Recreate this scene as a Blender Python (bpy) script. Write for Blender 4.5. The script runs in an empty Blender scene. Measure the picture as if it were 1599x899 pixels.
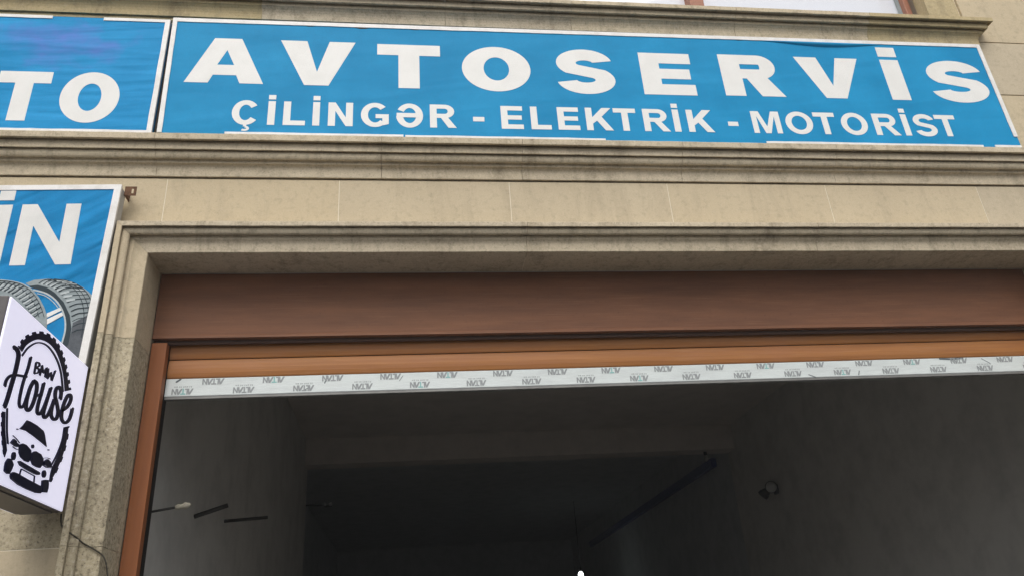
import bpy, bmesh, math, random
from mathutils import Vector, Matrix, noise
from mathutils.geometry import tessellate_polygon

random.seed(7)
scene = bpy.context.scene
C = scene.collection

# ------------------------------------------------------------------ camera
PW, PH, FPX = 1599.0, 899.0, 1206.73
YAW, PITCH, ROLL = 0.149180, 0.444321, -0.073422
CAM = Vector((0.0, -4.0, 1.6))
_f = Vector((math.sin(YAW)*math.cos(PITCH), math.cos(YAW)*math.cos(PITCH), math.sin(PITCH)))
_r = Vector((math.cos(YAW), -math.sin(YAW), 0.0))
_u = _r.cross(_f)
CR = _r*math.cos(ROLL) + _u*math.sin(ROLL)
CU = _u*math.cos(ROLL) - _r*math.sin(ROLL)
cd = bpy.data.cameras.new('camera')
cam = bpy.data.objects.new('camera', cd); C.objects.link(cam)
cd.sensor_fit = 'HORIZONTAL'; cd.sensor_width = 36.0; cd.lens = FPX/PW*36.0
cd.clip_start = 0.05; cd.clip_end = 2000
cam.matrix_world = Matrix(((CR.x, CU.x, -_f.x, CAM.x), (CR.y, CU.y, -_f.y, CAM.y),
                           (CR.z, CU.z, -_f.z, CAM.z), (0, 0, 0, 1)))
scene.camera = cam

# ------------------------------------------------------------------ sky, sun, exposure (overcast)
SUN_EL, SUN_AZ = math.radians(52), math.radians(188)   # azimuth measured clockwise from +y
w = bpy.data.worlds.new('World'); scene.world = w; w.use_nodes = True
nt = w.node_tree; bg = nt.nodes['Background']
sky = nt.nodes.new('ShaderNodeTexSky'); sky.sky_type = 'NISHITA'; sky.sun_disc = False
sky.sun_elevation = SUN_EL; sky.sun_rotation = SUN_AZ; sky.dust_density = 4.0; sky.air_density = 1.0
hs = nt.nodes.new('ShaderNodeHueSaturation'); hs.inputs['Saturation'].default_value = 0.30
nt.links.new(sky.outputs[0], hs.inputs['Color']); nt.links.new(hs.outputs[0], bg.inputs[0])
bg.inputs[1].default_value = 0.11
sd = bpy.data.lights.new('sun', 'SUN'); sd.energy = 1.1; sd.angle = math.radians(45); sd.color = (1.0, 0.96, 0.9)
sun = bpy.data.objects.new('sun', sd); C.objects.link(sun)
_sd = Vector((math.sin(SUN_AZ)*math.cos(SUN_EL), math.cos(SUN_AZ)*math.cos(SUN_EL), math.sin(SUN_EL)))
sun.rotation_euler = _sd.to_track_quat('Z', 'Y').to_euler(); sun.location = _sd*30
scene.view_settings.view_transform = 'Standard'; scene.view_settings.look = 'None'
scene.view_settings.gamma = 1.0; scene.view_settings.exposure = 0.50
scene.render.engine = 'CYCLES'
scene.cycles.max_bounces = 10; scene.cycles.diffuse_bounces = 6

# ------------------------------------------------------------------ pixel -> place
def ray(x, y): return CR*((x-PW/2)/FPX) - CU*((y-PH/2)/FPX) + _f
def onY(x, y, Y): r = ray(x, y); return CAM + r*((Y-CAM.y)/r.y)
def onX(x, y, X): r = ray(x, y); return CAM + r*((X-CAM.x)/r.x)
def onZ(x, y, Z): r = ray(x, y); return CAM + r*((Z-CAM.z)/r.z)

# ------------------------------------------------------------------ materials
MATS = {}
class NB:
    def __init__(s, name):
        s.m = bpy.data.materials.new(name); s.m.use_nodes = True
        s.t = s.m.node_tree; s.p = s.t.nodes['Principled BSDF']; MATS[name] = s.m
        s.tc = s.t.nodes.new('ShaderNodeTexCoord'); s.geo = s.t.nodes.new('ShaderNodeNewGeometry')
    def n(s, kind, **kw):
        d = s.t.nodes.new('ShaderNode'+kind)
        for k, v in kw.items():
            if hasattr(d, k): setattr(d, k, v)
            else: d.inputs[k.replace('_', ' ')].default_value = v
        return d
    def l(s, a, b): s.t.links.new(a, b)
    def pos(s, scale=(1, 1, 1), loc=(0, 0, 0), rot=(0, 0, 0)):
        mp = s.n('Mapping'); mp.inputs['Scale'].default_value = scale; mp.inputs['Location'].default_value = loc
        mp.inputs['Rotation'].default_value = rot
        if any(rot): mp.vector_type = 'TEXTURE'; mp.inputs['Scale'].default_value = [1/v for v in scale]
        s.l(s.geo.outputs['Position'], mp.inputs[0]); return mp.outputs[0]
    def noise(s, vec, scale, detail=4, rough=.55, dist=0.0):
        d = s.n('TexNoise'); d.inputs['Scale'].default_value = scale; d.inputs['Detail'].default_value = detail
        d.inputs['Roughness'].default_value = rough; d.inputs['Distortion'].default_value = dist
        s.l(vec, d.inputs['Vector']); return d.outputs['Fac']
    def ramp(s, fac, stops):
        d = s.n('ValToRGB'); e = d.color_ramp.elements
        while len(e) < len(stops): e.new(0.5)
        for i, (p, c) in enumerate(stops):
            e[i].position = p; e[i].color = (c[0], c[1], c[2], 1) if not isinstance(c, (int, float)) else (c, c, c, 1)
        s.l(fac, d.inputs[0]); return d.outputs[0]
    def mix(s, a, b, fac, mode='MIX'):
        d = s.n('Mix'); d.data_type = 'RGBA'; d.blend_type = mode
        for v, k in ((a, 6), (b, 7), (fac, 0)):
            if hasattr(v, 'links'): s.l(v, d.inputs[k])
            elif k == 0: d.inputs[0].default_value = v
            else: d.inputs[k].default_value = (v[0], v[1], v[2], 1)
        return d.outputs[2]
    def bump(s, h, strength, dist=0.01, prev=None):
        d = s.n('Bump'); d.inputs['Strength'].default_value = strength; d.inputs['Distance'].default_value = dist
        s.l(h, d.inputs['Height'])
        if prev is not None: s.l(prev, d.inputs['Normal'])
        s.l(d.outputs[0], s.p.inputs['Normal']); return d.outputs[0]
    def col(s, c):
        if hasattr(c, 'links'): s.l(c, s.p.inputs['Base Color'])
        else: s.p.inputs['Base Color'].default_value = (c[0], c[1], c[2], 1)
    def set(s, rough=.8, spec=.3, metal=0.0):
        s.p.inputs['Roughness'].default_value = rough; s.p.inputs['Specular IOR Level'].default_value = spec
        s.p.inputs['Metallic'].default_value = metal

def stone(name, base, dark, stain, stain_amt, grain, rough_tex):
    b = NB(name)
    big = b.noise(b.pos((1.0, 1.0, 1.0)), 1.7, 4, .6)
    streak = b.noise(b.pos((6.0, 3.0, 1.1)), 1.2, 6, .68, .5)
    fine = b.noise(b.pos(), grain, 3, .7)
    mid = b.noise(b.pos(), 22, 4, .65)
    oi = b.n('ObjectInfo')
    c = b.mix(dark, base, b.ramp(big, [(.3, 0), (.68, 1)]))
    c = b.mix(c, (base[0]*1.08, base[1]*1.02, base[2]*.88), b.ramp(oi.outputs['Random'], [(0, 0), (1, .55)]))
    c = b.mix(c, stain, b.ramp(streak, [(.52, 0), (.70, stain_amt*.75)]))
    c = b.mix(c, (.17, .145, .10), b.ramp(mid, [(.52, 0), (.72, .55*rough_tex+.08)]))
    c = b.mix(c, tuple(x*1.12 for x in base), b.ramp(b.noise(b.pos((1, 1, 1), (3, 5, 1)), 38, 4, .7), [(.5, 0), (.66, .75*min(1, rough_tex))]))
    c = b.mix(c, (.60, .54, .42), b.ramp(fine, [(.55, 0), (.70, min(.8, .6*rough_tex))]))
    c = b.mix(c, (.10, .085, .06), b.ramp(fine, [(.30, min(.85, .62*rough_tex)), (.45, 0)]))
    b.col(c); b.set(.9, .2)
    n1 = b.bump(fine, .35*rough_tex+.05, .006)
    b.bump(mid, .25*rough_tex+.05, .008, n1)
    return b.m
stone('stone_smooth', (.545, .468, .342), (.475, .405, .295), (.40, .335, .235), .7, 110, .32)
stone('stone_rough', (.50, .435, .305), (.36, .315, .225), (.25, .21, .145), .8, 62, 1.3)
stone('stone_cornice', (.57, .495, .37), (.45, .385, .285), (.25, .205, .14), .85, 90, .68)
stone('stone_yellow', (.50, .415, .25), (.40, .33, .20), (.24, .195, .12), .8, 95, .5)
b = NB('mortar'); b.col((.74, .68, .55)); b.set(.95, .1)
b = NB('core'); b.col(b.mix((.16, .13, .09), (.24, .2, .15), b.noise(b.pos(), 9))); b.set(.95, .1)

def banner(name, base, fade, folds, strength):
    b = NB(name)
    n = b.noise(b.pos((1.2, 1, 1.2)), 2.2, 4, .6)
    c = b.mix(base, fade, b.ramp(n, [(.35, 0), (.68, .85)]))
    fine = b.noise(b.pos(), 160, 2, .6)
    c = b.mix(c, tuple(x*.8 for x in base), b.ramp(fine, [(.5, 0), (.8, .35)]))
    if name == 'banner_faded':          # violet overspray patch on the old banner
        px = onY(95, 66, -.11)
        mp = b.n('Mapping'); mp.inputs['Location'].default_value = (-px.x*1.0, 0, -px.z*2.4); mp.inputs['Scale'].default_value = (1.0, 0, 2.4)
        b.l(b.geo.outputs['Position'], mp.inputs[0])
        ln = b.n('VectorMath'); ln.operation = 'LENGTH'; b.l(mp.outputs[0], ln.inputs[0])
        ad = b.n('Math'); ad.operation = 'ADD'; b.l(ln.outputs['Value'], ad.inputs[0])
        mu = b.n('Math'); mu.operation = 'MULTIPLY'; mu.inputs[1].default_value = 1.2
        b.l(b.noise(b.pos((1, 1, 1.6)), 5, 3), mu.inputs[0]); b.l(mu.outputs[0], ad.inputs[1])
        c = b.mix(c, (.115, .20, .60), b.ramp(ad.outputs[0], [(.50, .9), (1.45, 0)]))
    b.col(c); b.set(.6, .12)
    n1 = b.bump(fine, .06, .002)
    prev = n1
    for (sc, rot, fs, st) in folds:
        prev = b.bump(b.noise(b.pos(sc, (0, 0, 0), rot), fs, 1.5, .4, .3), st*strength, .03, prev)
    return b.m
banner('banner_main', (.007, .235, .475), (.016, .30, .58), [((.5, 1, 1.6), (0, 0, 0), 2.0, .16), ((.7, 1, 4.0), (0, -.12, 0), 2.2, .22)], 1)
banner('banner_faded', (.008, .242, .52), (.022, .32, .65), [((.6, 1, 5.0), (0, .05, 0), 1.9, .42), ((.8, 1, 9.0), (0, -.10, 0), 2.0, .25)], 1)
banner('banner_deep', (.005, .19, .44), (.010, .255, .56), [((.8, 1, 5.0), (0, -.55, 0), 2.0, 1.0), ((.8, 1, 3.0), (0, -.8, 0), 3.0, .4)], 1)

def simple(name, c, rough=.6, spec=.3, metal=0., grime=None, amt=.4, sc=14, bump=0., scl=(1, 1, 1)):
    b = NB(name)
    if grime: c = b.mix(c, grime, b.ramp(b.noise(b.pos(scl), sc, 5, .65), [(.42, 0), (.75, amt)]))
    b.col(c); b.set(rough, spec, metal)
    if bump: b.bump(b.noise(b.pos(scl), sc*4, 3), bump, .005)
    return b.m
simple('letter_white', (.78, .775, .75), .5, .3, 0, (.66, .66, .63), .5, 7)
simple('letter_white_crumpled', (.72, .715, .69), .5, .3, 0, (.58, .58, .56), .6, 7)
simple('strip_white', (.80, .79, .77), .45, .35, 0, (.5, .47, .42), .5, 12)
simple('side_grey', (.42, .42, .41), .5)
simple('rust', (.16, .085, .05), .8, .2, .2, (.05, .03, .02), .7, 60, .3)
simple('sign_gap', (.07, .06, .05), .9, .1)
b = NB('shutter_box')
n1 = b.noise(b.pos((.35, 1, 3.0)), 4, 5, .65); n2 = b.noise(b.pos((.5, 1, 26)), 5, 4, .7); n3 = b.noise(b.pos((1, 1, 1)), 55, 3, .7)
c = b.mix((.215, .100, .056), (.150, .072, .044), b.ramp(n1, [(.35, 0), (.7, 1)]))
c = b.mix(c, (.29, .155, .092), b.ramp(n2, [(.55, 0), (.75, .55)]))
c = b.mix(c, (.10, .05, .035), b.ramp(n3, [(.62, 0), (.75, .5)]))
b.col(c); b.set(.5, .12); b.bump(n2, .05, .004)
simple('shutter_lip', (.115, .068, .052), .5, .4, 0, (.07, .05, .04), .6, 20)
b = NB('slat_brown')
n1 = b.noise(b.pos((.3, 1, 9.0)), 5, 5, .65); n2 = b.noise(b.pos((.8, 1, 30)), 4, 4, .7); n3 = b.noise(b.pos((1, 1, 1), (4, 0, 2)), 2.1, 3, .6)
c = b.mix((.40, .170, .050), (.29, .115, .036), b.ramp(n1, [(.35, 0), (.72, 1)]))
c = b.mix(c, (.42, .215, .11), b.ramp(n2, [(.52, 0), (.75, .6)]))
c = b.mix(c, (.35, .145, .060), b.ramp(n3, [(.45, 0), (.7, .6)]))
b.col(c); b.set(.5, .28)
simple('rail_brown', (.27, .095, .034), .5, .3, 0, (.20, .068, .026), .7, 6, .02, (6, 1, .35))
simple('groove_dark', (.015, .012, .01), .8, .1)
simple('film_white', (.66, .71, .70), .35, .4, 0, (.50, .53, .53), .6, 9, .22, (.6, 1, 3))
simple('film_grey', (.30, .32, .325), .6, .2)
simple('film_teal', (.25, .50, .48), .6, .2)
simple('film_dirt', (.12, .14, .15), .7, .2)
simple('alu_grey', (.22, .22, .21), .5, .4, .3, (.1, .1, .1), .5, 10)
simple('cable_brown', (.055, .048, .036), .7, .2)
simple('black_rubber', (.012, .012, .013), .6, .3)
simple('emblem_navy', (.006, .007, .032), .5, .12)
simple('box_case', (.11, .10, .10), .5, .4, 0, (.06, .055, .055), .6, 10)
simple('box_trim', (.62, .60, .62), .4, .4)
simple('print_grey', (.30, .345, .36), .5, .1, 0, (.20, .24, .25), .8, 30)
simple('print_light', (.50, .55, .56), .5, .1, 0, (.36, .41, .42), .8, 40)
simple('print_dark', (.040, .055, .065), .6, .08)
simple('print_mid', (.115, .125, .14), .6, .08, 0, (.06, .07, .08), .8, 40)
simple('frame_wood', (.36, .165, .105), .5, .3, 0, (.22, .10, .07), .6, 18)
simple('reflection_grey', (.36, .40, .40), .6, .3)
simple('plaster_grey', (.50, .49, .46), .95, .05, 0, (.38, .37, .35), .9, 3, .25)
simple('plaster_ceiling', (.48, .44, .40), .95, .05, 0, (.38, .35, .32), .8, 4, .1)
simple('plaster_dark', (.44, .45, .45), .95, .05, 0, (.34, .35, .35), .8, 4, .1)
simple('blue_paint', (.025, .045, .20), .5, .3)
simple('steel_dark', (.035, .033, .03), .6, .4, .5)
simple('rag', (.42, .39, .31), .9, .1, 0, (.4, .37, .3), .6, 60, .4)
simple('lamp_pale', (.30, .30, .29), .4, .4)
simple('concrete_floor', (.34, .33, .31), .85, .2, 0, (.13, .125, .12), .7, 3, .1)
simple('asphalt', (.055, .053, .050), .9, .2, 0, (.05, .05, .05), .7, 3, .2)
simple('paving', (.15, .145, .135), .9, .2, 0, (.10, .095, .09), .7, 5, .15)
b = NB('window_film'); b.col((.70, .73, .80)); b.set(.08, .6)
b = NB('lit_face'); b.col((.75, .74, .8)); b.set(.3, .4)
b.p.inputs['Emission Color'].default_value = (.80, .79, 1.0, 1); b.p.inputs['Emission Strength'].default_value = .46
b = NB('bulb_lit'); b.col((.9, .9, .9)); b.p.inputs['Emission Color'].default_value = (.90, 1, .96, 1); b.p.inputs['Emission Strength'].default_value = 7

# ------------------------------------------------------------------ mesh helpers
def link(name, me, parent=None, mat=None):
    o = bpy.data.objects.new(name, me); C.objects.link(o)
    if parent is not None: o.parent = parent
    if mat is not None and me is not None:
        for m in (mat if isinstance(mat, (list, tuple)) else [mat]): me.materials.append(MATS[m])
    return o
def mesh(name, vs, fs, mat, parent=None, smooth=False, mi=None):
    me = bpy.data.meshes.new(name); me.from_pydata([tuple(v) for v in vs], [], fs); me.validate()
    bm = bmesh.new(); bm.from_mesh(me)
    if mi is None: bmesh.ops.recalc_face_normals(bm, faces=bm.faces)
    bm.to_mesh(me); bm.free()
    if mi:
        for p, i in zip(me.polygons, mi): p.material_index = i
    if smooth:
        for p in me.polygons: p.use_smooth = True
    return link(name, me, parent, mat)
def empty(name, loc, label=None, cat=None, group=None):
    o = bpy.data.objects.new(name, None); C.objects.link(o); o.location = loc; o.empty_display_size = .1
    if label: tag(o, label, cat, group)
    return o
def tag(o, label, cat, group=None):
    o['label'] = label; o['category'] = cat
    if group: o['group'] = group
    return o
def struct(o): o['kind'] = 'structure'; return o
def boxdata(x0, x1, y0, y1, z0, z1, off=0):
    v = [(x, y, z) for x in (x0, x1) for y in (y0, y1) for z in (z0, z1)]
    f = [(0, 1, 3, 2), (4, 6, 7, 5), (0, 4, 5, 1), (2, 3, 7, 6), (0, 2, 6, 4), (1, 5, 7, 3)]
    return v, [tuple(i+off for i in q) for q in f]
def boxes(name, lst, mat, parent=None, bev=0.0):
    vs, fs = [], []
    for b_ in lst:
        v, f = boxdata(*b_, off=len(vs)); vs += v; fs += f
    me = bpy.data.meshes.new(name); me.from_pydata(vs, [], fs)
    bm = bmesh.new(); bm.from_mesh(me); bmesh.ops.recalc_face_normals(bm, faces=bm.faces)
    if bev: bmesh.ops.bevel(bm, geom=bm.edges[:], offset=bev, segments=2, affect='EDGES', profile=.5)
    bm.to_mesh(me); bm.free()
    return link(name, me, parent, mat)
def child_local(o):   # parts are modelled in world coordinates; keep them there under an offset parent
    if o.parent is not None:
        p = o.parent; off = Vector((0, 0, 0))
        while p is not None: off += p.location; p = p.parent
        o.location = -off + o.location
    return o
def settle(root):
    def rec(o, acc):
        for ch in o.children:
            if not ch.get('_ok'):
                ch.location = ch.location - acc if False else ch.location
            rec(ch, acc)
    rec(root, root.location)

# glyph outlines: cap height 1, returns list of pieces, a piece = [outer, hole, ...]
def pen_n(path, normals, sv, sh):
    """stroke with given left-hand normals (keeps counters true ellipses)"""
    L = [(p[0]+n_[0]*sv/2, p[1]+n_[1]*sh/2) for p, n_ in zip(path, normals)]
    R_ = [(p[0]-n_[0]*sv/2, p[1]-n_[1]*sh/2) for p, n_ in zip(path, normals)]
    return [L+R_[::-1]]
def ring(cx, cy, rx, ry, sv, sh, a0, a1, n=44):
    """elliptical stroke from a0 to a1 degrees; a full turn gives outline and counter"""
    an = [math.radians(a0+(a1-a0)*i/n) for i in range(n+1)]
    if abs(a1-a0) >= 360:
        an = an[:-1]
        return [[(cx+(rx+sv/2)*math.cos(t), cy+(ry+sh/2)*math.sin(t)) for t in an], [(cx+(rx-sv/2)*math.cos(t), cy+(ry-sh/2)*math.sin(t)) for t in an[::-1]]]
    return pen_n([(cx+rx*math.cos(t), cy+ry*math.sin(t)) for t in an], [(math.cos(t), math.sin(t)) for t in an], sv, sh)
def pen(path, sv, sh, closed=False):
    """stroke a centre line with an elliptical pen; flat ends"""
    L, Rr = [], []
    n = len(path)
    for i in range(n):
        a = path[(i-1) % n] if (closed or i > 0) else path[0]
        c = path[(i+1) % n] if (closed or i < n-1) else path[-1]
        t = Vector((c[0]-a[0], c[1]-a[1])); t.normalize(); nx, ny = -t.y, t.x
        L.append((path[i][0]+nx*sv/2, path[i][1]+ny*sh/2)); Rr.append((path[i][0]-nx*sv/2, path[i][1]-ny*sh/2))
    return [L, Rr[::-1]] if closed else [L + Rr[::-1]]
def arc(cx, cy, rx, ry, a0, a1, n=28):
    return [(cx+rx*math.cos(math.radians(a0+(a1-a0)*i/n)), cy+ry*math.sin(math.radians(a0+(a1-a0)*i/n))) for i in range(n+1)]
def rect(x0, y0, x1, y1): return [[(x0, y0), (x1, y0), (x1, y1), (x0, y1)]]
def glyph(ch, w, sv, sh):
    if ch == 'A':
        c = w/2; h = .176*w
        return [[[(0, 0), (c-h, 1), (c+h, 1), (w, 0), (w*.70, 0), (w*.648, .175), (w*.352, .175), (w*.30, 0)],
                 [(w*.392, .40), (w*.608, .40), (c, .735)]]]
    if ch == 'V':
        c = w/2
        return [[[(0, 1), (w*.35, 1), (c, .30), (w*.65, 1), (w, 1), (c+.158*w, 0), (c-.158*w, 0)]]]
    if ch == 'T': return [[[(0, 1), (w, 1), (w, 1-sh), (w/2+sv/2, 1-sh), (w/2+sv/2, 0), (w/2-sv/2, 0), (w/2-sv/2, 1-sh), (0, 1-sh)]]]
    if ch == 'I' or ch == 'İ':
        p = [rect(0, 0, w, 1)]
        if ch == 'İ': p.append(rect(0, 1.075, w, 1.075+sh*.98))
        return p
    if ch == 'L': return [[[(0, 0), (w, 0), (w, sh), (sv, sh), (sv, 1), (0, 1)]]]
    if ch == 'E':
        m = .5+sh*.48; m0 = .5-sh*.48
        return [[[(0, 0), (w, 0), (w, sh), (sv, sh), (sv, m0), (w*.94, m0), (w*.94, m), (sv, m), (sv, 1-sh), (w*.985, 1-sh), (w*.985, 1), (0, 1)]]]
    if ch == 'N': return [[[(0, 0), (sv, 0), (sv, .64), (w-sv, 0), (w, 0), (w, 1), (w-sv, 1), (w-sv, .36), (sv, 1), (0, 1)]]]
    if ch == 'M':
        return [[[(0, 0), (sv*.86, 0), (sv*.86, .78), (w/2-sv*.42, 0), (w/2+sv*.42, 0), (w-sv*.86, .78), (w-sv*.86, 0), (w, 0), (w, 1), (w-sv*1.3, 1), (w/2, .30), (sv*1.3, 1), (0, 1)]]]
    if ch == 'K':
        return [rect(0, 0, sv, 1), [[(sv*.9, .30), (w*.70, 1), (w*.99, 1), (sv*.9+.05, .30+.20 if False else .58-.22)]] if False else
                [[(sv*.95, .28), (sv*.95, .56), (w*.64, 1), (w*.98, 1), (w*.50, .50)]],
                [[(w*.36, .50), (w*.58, .63), (w, 0), (w-sv*1.22, 0)]]]
    if ch == 'O': return [ring(w/2, .5, (w-sv)/2, (1.04-sh)/2, sv, sh, 0, 360, 56)]
    if ch == 'C' or ch == 'Ç':
        p = [ring(w/2, .5, (w-sv)/2, (1.04-sh)/2, sv, sh, 36, 324)]
        if ch == 'Ç': p += [pen([(w*.52, .0), (w*.50, -.09)], .10, .10), pen(arc(w*.50, -.165, .12, .07, 80, -130, 12), .085, .075)]
        return p
    if ch == 'G':
        return [ring(w/2, .5, (w-sv)/2, (1.04-sh)/2, sv, sh, 42, 318), [[(w*.52, .53), (w*.99, .53), (w*.99, .12), (w*.80, .06), (w*.76, .22), (w*.76, .36), (w*.52, .36)]]]
    if ch == 'Ə':
        return [ring(w/2, .5, (w-sv)/2, (1.04-sh)/2, sv, sh, 152, -176, 48), rect(w*.02, .42, w*.9, .42+sh*.95)]
    if ch == 'S':
        rx = (w-sv)/2; H = 1.04; ry = (H-sh)/4; cU = .5+ry; cL = .5-ry
        A1 = [math.radians(12+(226-12)*i/26) for i in range(27)]; A2 = [math.radians(46-(46+168)*i/26) for i in range(27)]
        p = [(w/2+rx*.95*math.cos(t), cU+ry*math.sin(t)) for t in A1]; q_ = [(w/2+rx*math.cos(t), cL+ry*math.sin(t)) for t in A2]
        nU = [(-math.cos(t), -math.sin(t)) for t in A1]; nL = [(math.cos(t), math.sin(t)) for t in A2]
        mid = [(p[-1][0]+(q_[0][0]-p[-1][0])*t, p[-1][1]+(q_[0][1]-p[-1][1])*t) for t in (.25, .5, .75)]
        nm = [(.70*(1-.0)+.0, .715)]*3
        return [pen_n(p+mid+q_, nU+nm+nL, sv, sh*1.06)]
    if ch == 'R':
        bw = w*.93; yb = .42; ry = (1-yb)/2; cx = bw-ry*1.15 if bw-ry*1.15 > sv else sv
        rx = bw-cx
        outer = [(0, 1), (0, 0), (sv, 0), (sv, yb), (cx, yb)]+arc(cx, yb+ry, rx, ry, -90, 90, 18)[1:]
        iy0, iy1 = yb+sh*.92, 1-sh*.92
        rxi, ryi = max(.02, rx-sv*.95), (iy1-iy0)/2
        hole = [(sv, iy0), (max(cx, sv+.02), iy0)]+arc(max(cx, sv+.02), (iy0+iy1)/2, rxi, ryi, -90, 90, 12)[1:]+[(sv, iy1)]
        return [[outer, hole], [[(w*.40, yb+.02), (w*.40+sv*1.05, yb+.04), (w, 0), (w-sv*1.18, 0)]]]
    if ch == '-': return [rect(0, .30, w, .30+sh)]
    return []
def solid(pieces, M, thick, name, mat, parent, base=0.0):
    """pieces of 2-D outlines -> thin raised mesh; M maps (u, v, depth) to a world point"""
    vs, fs = [], []
    for k, pc in enumerate(pieces):
        d = base+thick+k*.0004
        flat = [p for c in pc for p in c]; o = len(vs)
        vs += [M(p[0], p[1], d) for p in flat]
        for t in tessellate_polygon([[Vector((p[0], p[1], 0)) for p in c] for c in pc]): fs.append(tuple(o+i for i in t))
        o2 = len(vs); vs += [M(p[0], p[1], base) for p in flat]
        i0 = 0
        for c in pc:
            n = len(c)
            for i in range(n):
                a, b_ = i0+i, i0+(i+1) % n
                fs.append((o+a, o+b_, o2+b_, o2+a))
            i0 += n
    return mesh(name, vs, fs, mat, parent)
def stroke_pieces(pts, wd, taper=None):
    """round-ended stroke outline, Catmull-Rom smoothed"""
    P = [Vector(p) for p in pts]; q = []
    E_ = [P[0]*2-P[1]]+P+[P[-1]*2-P[-2]]
    for i in range(1, len(E_)-2):
        for s in range(6):
            t = s/6; a, b_, c, d = E_[i-1], E_[i], E_[i+1], E_[i+2]
            q.append(.5*((2*b_)+(c-a)*t+(2*a-5*b_+4*c-d)*t*t+(3*b_-a-3*c+d)*t**3))
    q.append(P[-1])
    L, Rr = [], []
    for i, p in enumerate(q):
        t = (q[min(i+1, len(q)-1)]-q[max(i-1, 0)]); t.normalize(); nn = Vector((-t.y, t.x))
        hw = wd/2 if taper is None else (wd+(taper-wd)*i/(len(q)-1))/2
        L.append(p+nn*hw); Rr.append(p-nn*hw)
    quads = [[[tuple(L[i]), tuple(L[i+1]), tuple(Rr[i+1]), tuple(Rr[i])]] for i in range(len(q)-1)]
    return q, L, Rr
def strokes(name, lst, M, thick, mat, parent, mi=None):
    """lst of (points, width[, taper]) -> one thin mesh of flat ribbons; later strokes sit a hair prouder"""
    vs, fs = [], []
    for k, st in enumerate(lst):
        q, L, Rr = stroke_pieces(*st)
        d = thick+(k % 12)*.00025; o = len(vs); n = len(q)
        caps = []
        vs += [M(p.x, p.y, d) for p in L]+[M(p.x, p.y, d) for p in Rr]+[M(p.x, p.y, 0) for p in L]+[M(p.x, p.y, 0) for p in Rr]
        for i in range(n-1):
            fs += [(o+i, o+i+1, o+n+i+1, o+n+i), (o+i, o+2*n+i, o+2*n+i+1, o+i+1), (o+n+i, o+n+i+1, o+3*n+i+1, o+3*n+i)]
        for e, s in ((0, -1), (n-1, 1)):
            t = q[min(e+1, n-1)]-q[max(e-1, 0)]; t.normalize(); hw = (L[e]-Rr[e]).length/2; c0 = len(vs)
            nn = Vector((-t.y, t.x))
            ring = [q[e]+nn*hw*math.cos(a)+t*s*hw*math.sin(a) for a in [math.pi*j/8 for j in range(9)]]
            vs += [M(p.x, p.y, d) for p in ring]; fs.append(tuple(range(c0, c0+9)))
    return mesh(name, vs, fs, mat, parent)
def tube(name, pts, rad, mat, parent=None, seg=8, caps=True):
    P = [Vector(p) for p in pts]; vs, fs = [], []
    rads = rad if isinstance(rad, (list, tuple)) else [rad]*len(P)
    for i, p in enumerate(P):
        t = (P[min(i+1, len(P)-1)]-P[max(i-1, 0)]).normalized()
        a = t.cross(Vector((0, 0, 1)) if abs(t.z) < .95 else Vector((0, 1, 0))).normalized(); b_ = t.cross(a)
        for j in range(seg):
            an = 2*math.pi*j/seg; vs.append(p+(a*math.cos(an)+b_*math.sin(an))*rads[i])
    for i in range(len(P)-1):
        for j in range(seg): fs.append((i*seg+j, i*seg+(j+1) % seg, (i+1)*seg+(j+1) % seg, (i+1)*seg+j))
    if caps: fs += [tuple(range(seg)), tuple(range((len(P)-1)*seg, len(P)*seg))]
    return mesh(name, vs, fs, mat, parent, smooth=True)
def lathe(name, prof, origin, axis, mat, parent=None, seg=20):
    ax = Vector(axis).normalized(); a = ax.cross(Vector((0, 0, 1)) if abs(ax.z) < .9 else Vector((1, 0, 0))).normalized(); b_ = ax.cross(a)
    vs, fs = [], []
    for (r, h) in prof:
        for j in range(seg):
            an = 2*math.pi*j/seg; vs.append(Vector(origin)+ax*h+(a*math.cos(an)+b_*math.sin(an))*r)
    n = len(prof)
    for i in range(n-1):
        for j in range(seg): fs.append((i*seg+j, i*seg+(j+1) % seg, (i+1)*seg+(j+1) % seg, (i+1)*seg+j))
    fs += [tuple(range(seg)), tuple(range((n-1)*seg, n*seg))]
    return mesh(name, vs, fs, mat, parent, smooth=True)

# ------------------------------------------------------------------ ground
struct(boxes('ground', [(-300, 300, -300, 300, -.5, -.16)], 'asphalt'))
struct(boxes('pavement', [(-60, 60, -3.0, -.0, -.3, -.02)], 'paving', bev=.01))
struct(boxes('garage_floor', [(-2.4, 6.4, .002, 21, -.3, 0)], 'concrete_floor'))

# ------------------------------------------------------------------ building
OX0, OX1, ZS = -1.415, 4.122, 3.736       # door opening
XL, XR = -8.0, 10.0
YB = .205                                  # back of the reveal
bld = empty('building', (1.35, 0, 0), 'beige limestone building front with moulded cornices over a wide garage opening', 'building')
WX0, WX1, WZ0, WZ1 = -1.3, 4.02, 5.66, 7.7
D0 = .0014
boxes('wall', [(XL, OX0-.012, D0, .42, -.3, 4.254), (OX1+.012, XR, D0, .42, -.3, 4.254), (XL, XR, .045, .42, 4.254, 4.60), (OX0-.012, OX1+.012, D0, .2, ZS+.006, 4.254), (OX0-.012, OX1+.012, .2, .42, ZS+.30, 4.254),
               (XL, XR, D0, .42, 4.60, WZ0), (XL, WX0, D0, .42, WZ0, WZ1), (WX1, XR, D0, .42, WZ0, WZ1), (XL, XR, D0, .42, WZ1, 9.5)], 'mortar', bld)
def wob(v, amp, f=9.0):
    return amp*(noise.noise(Vector((v[0]*f, v[1]*f*3, v[2]*f*3)))+.6*noise.noise(Vector((v[0]*f*4+7, v[1]*9, v[2]*9+3))))
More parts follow.
